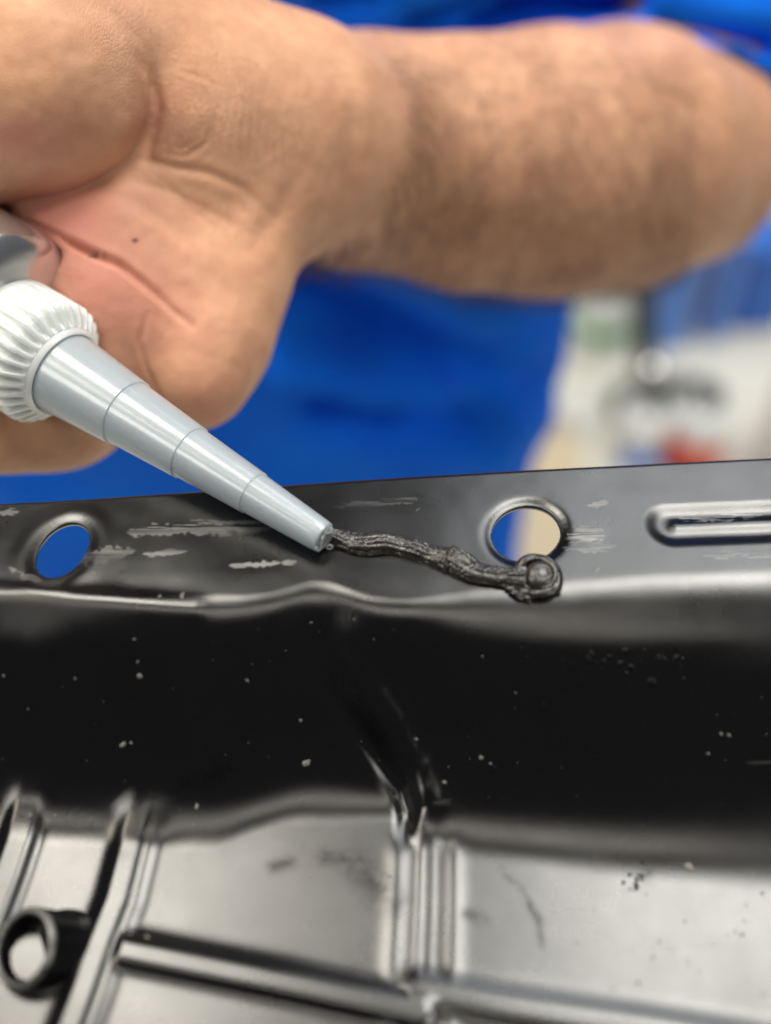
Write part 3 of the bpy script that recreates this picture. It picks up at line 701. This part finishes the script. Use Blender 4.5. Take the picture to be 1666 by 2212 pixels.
# fine arm hairs
va = np.zeros(len(bV)); qa = np.linalg.norm(np.cross(bV[bQ[:, 2]]-bV[bQ[:, 0]], bV[bQ[:, 3]]-bV[bQ[:, 1]]), axis=1)
for k in range(4): np.add.at(va, bQ[:, k], qa)
def hairs(sel, n, lmin, lmax, rad, seedn):
    idx = np.flatnonzero(sel); r = np.random.default_rng(seedn); idx = r.choice(idx, n, p=va[idx]/va[idx].sum()); parts_v = []; parts_f = []; o = 0
    for i in idx:
        p = bV[i]; nrm = nn[i]; ln = r.uniform(lmin, lmax)
        g_ = np.array([-0.35, -0.05, -0.8])+r.normal(0, .35, 3); g_ -= nrm*(g_@nrm); g_ /= np.linalg.norm(g_)+1e-9
        side = np.cross(nrm, g_); prev = None; m = 6
        pts_ = [p+g_*ln*t+nrm*ln*(.30*math.sin(t*2.2))+side*ln*.25*t*t*r.normal(0, .6)*1.0 for t in np.linspace(0, 1, m)]
        for j, q in enumerate(pts_):
            w = rad*(1-.85*j/(m-1))
            for a in range(3):
                an = a*2.094; parts_v.append(q+(math.cos(an)*side+math.sin(an)*nrm)*w)
        for j in range(m-1):
            for a in range(3): c_ = (a+1) % 3; parts_f.append((o+j*3+a, o+j*3+c_, o+j*3+3+c_, o+j*3+3+a))
        o += m*3
    return np.array(parts_v), np.array(parts_f)
M_HAIR = simple('arm_hair', (0.10, 0.055, 0.03), 0.5)
facing = (nn*vd_).sum(1)
sel = (pd > 30.5) & (ppx > 620) & (ppx < 1500) & (ppy > 120) & (facing > -.2)
Vh, Fh = hairs(sel, 2600, 0.7, 1.8, 0.0065, 1)
mesh_obj('arm_hair', Vh, Fh, M_HAIR, person)
sel = (pd < 31.5) & (ppx > 430) & (ppx < 720) & (ppy < 520) & (facing > -.15)
Vh, Fh = hairs(sel, 160, 0.35, 0.9, 0.0028, 2)
mesh_obj('arm_hair', Vh, Fh, M_HAIR, person)

# shirt: torso with loose sleeve
sx = np.arange(-44, 32, .7).astype(np.float32); sy = np.arange(16, 62, .7).astype(np.float32); sz = np.arange(-56, 34, .8).astype(np.float32)
T = np.stack(np.meshgrid(sx, sy, sz, indexing='ij'), -1)
xr = ony(1215, 800, 35.0)[0]
cx = xr-20.5
w = 20.5+0.02*(T[..., 2]+30)
q = np.sqrt(((T[..., 0]-cx)/w)**2+((T[..., 1]-35)/13.0)**2); tor = (q-1)*13.0
tor = smax(tor, T[..., 2]-13, 4); tor = smax(tor, -50-T[..., 2], 2)
dn0 = (SH-EL)/np.linalg.norm(SH-EL); d0 = EL+dn0*0.9
slv = cone_sdf(T, d0+dn0*3.0, SH+np.array([1.0, 0, 6.0]), 6.0, 10.0)
cut = (d0-T)@dn0.astype(np.float32)
slv = smax(slv, cut, .5)
sh = smin(tor, slv, 4.0)
sV, sQ = surface_nets((sx, sy, sz), sh); sV, sQ = subsurf(sV, sQ, 1)
sn = vnormals(sV, sQ); ppx2, ppy2, pd2 = proj(sV); dd = np.zeros(len(sV))
dd += 1.5*vnoise(sV[:, 0]*.09+sV[:, 2]*.05, sV[:, 1]*.05, sV[:, 2]*.07, 2)+.8*vnoise(sV[:, 0]*.22+sV[:, 2]*.12, sV[:, 1]*.1, sV[:, 2]*.10-sV[:, 0]*.08, 4)
for pts_, w_, dp_ in (([(1040, 95), (1130, 50), (1240, 15), (1350, -30)], 26, 1.6), ([(900, 80), (1000, 40), (1130, -10)], 22, .8), ([(1430, 40), (1540, 60), (1700, 100)], 30, 1.3), ([(690, 20), (820, 0)], 20, .6),
                      ([(640, 640), (800, 720), (1000, 800), (1150, 830)], 55, 1.2), ([(700, 900), (850, 960), (1050, 950)], 45, 1.0), ([(620, 800), (800, 860), (960, 870)], 40, -1.0), ([(1150, 780), (1130, 900), (1090, 1000)], 40, -.8)):
    d_, s_, t_ = seg_dist(ppx2, ppy2, pts_); dd -= 1.9*dp_*np.exp(-(d_/w_)**2)
sV = sV+sn*dd[:, None]
mesh_obj('shirt', sV, sQ, M_SHIRT, person)
tag(person, 'person in a blue shirt squeezing the sealant tube with a bare hairy forearm', 'person')

# ------------------------------------------------------------------ debris on the pan
M_DEB = simple('dust_and_chips', (0.17, 0.165, 0.15), 0.5, 0.2, .3, 8)
M_DROP = simple('sealant_crumbs', (0.006, 0.006, 0.006), 0.6, **{'Specular IOR Level': 0.15})
def chip_set(name, px, py, size, mat, flat, seedn, elong=1.8):
    r = np.random.default_rng(seedn); P = hit(px, py, pan_z); e = .02
    zx = (pan_z(P[:, 0]+e, P[:, 1])-pan_z(P[:, 0]-e, P[:, 1]))/(2*e); zy = (pan_z(P[:, 0], P[:, 1]+e)-pan_z(P[:, 0], P[:, 1]-e))/(2*e)
    vs, fs, o = [], [], 0
    ico = [(0, 0, 1)]+[(math.cos(a)*.9, math.sin(a)*.9, .35) for a in np.arange(5)*1.2566]+[(math.cos(a+.6)*.95, math.sin(a+.6)*.95, -.35) for a in np.arange(5)*1.2566]+[(0, 0, -1)]
    ico = np.array(ico); fi = [(0, 1+i, 1+(i+1) % 5) for i in range(5)]+[(1+i, 6+i, 1+(i+1) % 5) for i in range(5)]+[(1+(i+1) % 5, 6+i, 6+(i+1) % 5) for i in range(5)]+[(11, 6+(i+1) % 5, 6+i) for i in range(5)]
    for i in range(len(P)):
        nrm = np.array([-zx[i], -zy[i], 1.0]); nrm /= np.linalg.norm(nrm); a = r.uniform(0, 6.28)
        u = np.cross(nrm, [math.cos(a), math.sin(a), .1]); u /= np.linalg.norm(u); v = np.cross(nrm, u)
        s = size[i]*.85; k = ico*(1+r.uniform(-.35, .35, (12, 1)))
        vs.append(P[i]+k[:, :1]*u*s*r.uniform(1, elong)+k[:, 1:2]*v*s+k[:, 2:]*nrm*s*flat+nrm*s*flat*.4); fs += [tuple(j+o for j in q) for q in fi]; o += 12
    return mesh_obj(name, np.concatenate(vs), fs, mat, smooth=False)
r = np.random.default_rng(4)
big = [(302, 1460, .055), (163, 1466, .035), (534, 1470, .032), (8, 1460, .03), (265, 1610, .055), (650, 1556, .04), (661, 1648, .085), (1040, 1637, .05), (1114, 1497, .02), (1490, 1874, .075), (1558, 1585, .03), (1575, 1588, .03), (1530, 1628, .03), (345, 1288, .035), (393, 1290, .04),
       (1482, 1870, .04), (318, 2024, .05), (672, 1893, .04), (796, 2150, .04), (1060, 1650, .03), (425, 1742, .04), (283, 1605, .03), (298, 1430, .03), (292, 1440, .025), (950, 1012+25, .012), (672, 1345, .02), (765, 1338, .02), (900, 1597, .03), (1290, 1230, .02), (868, 1480, .015), (960, 1690, .04)]
npx = np.concatenate([[b[0] for b in big], r.uniform(0, 1666, 260), r.normal(760, 120, 150), r.uniform(0, 1666, 170)])
npy = np.concatenate([[b[1] for b in big], r.uniform(1350, 2200, 260), r.normal(1250, 60, 150), r.uniform(1040, 1330, 170)])
nsz = np.concatenate([[b[2] for b in big], r.uniform(.004, .011, 260)*(1+(r.random(260) > .93)*1.6), r.uniform(.003, .007, 150), r.uniform(.003, .007, 170)])
ok = np.ones(len(npx), bool)
hp = hit(npx, np.clip(npy, 1000, 2205), pan_z)
for H in HOLES: ok &= poly_sd(hp[:, 0], hp[:, 1], H) > .05
ok &= hp[:, 1] < np.interp(hp[:, 0], backx, backy)-.05
tag(chip_set('metal_dust', npx[ok], npy[ok], nsz[ok], M_DEB, .35, 1), 'pale metal dust and tiny chips scattered over the black pan', 'dust', kind='stuff')
dx = [(1278, 1412), (1316, 1418), (1272, 1421), (1392, 1404), (1424, 1420), (1436, 1424), (1340, 1432), (1305, 1428), (1405, 1471), (1412, 1473), (1460, 1420), (1365, 1440), (1350, 1405)]
dpx = np.concatenate([[a for a, b in dx], r.normal(1380, 110, 110), r.uniform(1250, 1600, 50), r.normal(1380, 14, 14), r.uniform(1200, 1660, 26)]); dpy = np.concatenate([[b for a, b in dx], r.normal(1425, 22, 110), r.normal(1410, 18, 50), r.normal(1905, 16, 14), r.uniform(1900, 2150, 26)])
dsz = np.concatenate([r.uniform(.05, .09, 13), r.uniform(.006, .019, 160), r.uniform(.015, .05, 14), r.uniform(.01, .03, 26)])
tag(chip_set('sealant_crumbs', dpx, dpy, dsz, M_DROP, .5, 3), 'tiny dark sealant crumbs stuck to the shaded pan wall', 'crumbs', kind='stuff')

# ------------------------------------------------------------------ things standing on the workshop floor behind
def P0(px, py): return onz(px, py, FZ)
M_WHITE = simple('white_plastic', (0.88, 0.90, 0.87), 0.35, var=.03); M_GREEN = simple('green_label', (0.08, 0.35, 0.10), 0.5)
M_BLACK = simple('black_paint', (0.03, 0.035, 0.035), 0.4); M_BLUE = simple('blue_plastic', (0.03, 0.16, 0.62), 0.45); M_LBLUE = simple('pale_blue_plastic', (0.13, 0.30, 0.80), 0.45)
M_RED = simple('red_paint', (0.75, 0.08, 0.03), 0.4); M_TAN = simple('cardboard', (0.62, 0.52, 0.36), 0.8); M_STEEL = simple('polished_steel', (0.85, 0.85, 0.82), 0.12, 1.0)
M_BEIGE = simple('beige_paint', (0.62, 0.56, 0.50), 0.6); M_GREY = simple('grey_paint', (0.38, 0.38, 0.37), 0.5)
Zu = (0, 0, 1)
def bottle(name, px, py, r, h, mb, mc, label, cat, band=None):
    e = empty(name); p = P0(px, py)
    v, f = lathe(p, Zu, [(0, r*.9), (.4, r), (h*.72, r), (h*.80, r*.85), (h*.86, r*.4), (h*.9, r*.38)], 32); mesh_obj('bottle_body', v, f, mb, e)
    v, f = lathe(p, Zu, [(h*.89, r*.45), (h, r*.42), (h+.1, r*.2)], 24); mesh_obj('cap', v, f, mc, e)
    if band: v, f = lathe(p, Zu, [(h*band[1], r*1.02), (h*band[2], r*1.02)], 32); mesh_obj('label', v, f, band[0], e)
    return tag(e, label, cat)
bottle('bottle', 1290, 745, 4.2, 16, M_WHITE, M_GREEN, 'white plastic bottle with a green label beside the blue shirt', 'bottle', (M_GREEN, .25, .4))
bottle('spray_bottle', 1382, 965, 3.6, 9, M_WHITE, M_BLACK, 'white bottle with a black trigger top in front of the dark post', 'bottle')
bottle('spray_can', 1492, 1005, 3.4, 13, M_WHITE, M_BLACK, 'white and red spray can with a black top behind the flange', 'spray can', (M_RED, .02, .50))
bottle('jar', 1238, 925, 2.0, 5, M_WHITE, M_WHITE, 'small white jar close to the edge of the blue shirt', 'jar')
e = empty('post'); p = P0(1400, 885); pt = ony(1384, 540, p[1]); PA = pt-p
v, f = lathe(p, PA, [(0, 1.5), (np.linalg.norm(PA), 1.5)], 24); mesh_obj('shaft', v, f, M_BLACK, e)
v, f = lathe(p, Zu, [(0, 5.5), (1.0, 5.5), (1.6, 2)], 32); mesh_obj('foot', v, f, M_BLACK, e)
kp = atd(1412, 800, 128.0)
v, f = lathe(kp, -fw, [(-1.2, .5), (-1, 1.2), (0, 1.5), (.6, 1.35), (1.0, .9), (1.2, .3)], 32); mesh_obj('knob', v, f, M_STEEL, e)
tag(e, 'dark upright post with a shiny round knob standing behind the arm', 'post')
def bin_(px, py, w, dpt, h, m, label, group=None):
    e = empty('storage_bin'); p = P0(px, py)
    bevel_box('bin_body', p+np.array([0, dpt/2, h/2]), (w, dpt, h), m, e, 0, .5)
    bevel_box('rim', p+np.array([0, dpt/2, h+.4]), (w+1, dpt+1, .8), m, e, 0, .3)
    return tag(e, label, 'bin', group)
bin_(1440, 758, 5.0, 8, 16, M_LBLUE, 'pale blue storage bin nearest the dark post', 'storage bins behind the arm')
bin_(1542, 740, 2.8, 8, 17, M_LBLUE, 'narrow pale blue storage bin between the beige board and the deep blue bin', 'storage bins behind the arm')
bin_(1632, 715, 7.0, 8, 13, M_BLUE, 'deep blue storage bin at the right edge under the elbow', 'storage bins behind the arm')
tag(bevel_box('board', P0(1500, 725)+np.array([0, 3, 10]), (2.6, 2, 20), M_BEIGE, bev=.2), 'upright beige board standing between two pale blue bins', 'board')
bottle('canister', 1700, 1010, 4.6, 22, M_WHITE, M_WHITE, 'tall white canister at the right edge of the picture', 'canister')
tag(bevel_box('floor_box', P0(1490, 885)+np.array([0, 2, 1.2]), (5, 4, 2.4), M_BLACK, bev=.3), 'low black box behind the red and white spray can', 'box')
tag(bevel_box('rag', P0(1385, 1010)+np.array([0, 1, .8]), (5, 4, 1.6), M_BLUE, bev=.5), 'folded blue cloth on the floor below the white bottle', 'cloth')
tag(bevel_box('cardboard_sheet', P0(1160, 1090)+np.array([-1, 0, .3]), (17, 34, .5), M_TAN, rz=.15, bev=.1), 'tan cardboard sheet on the floor seen through the round flange hole', 'cardboard')
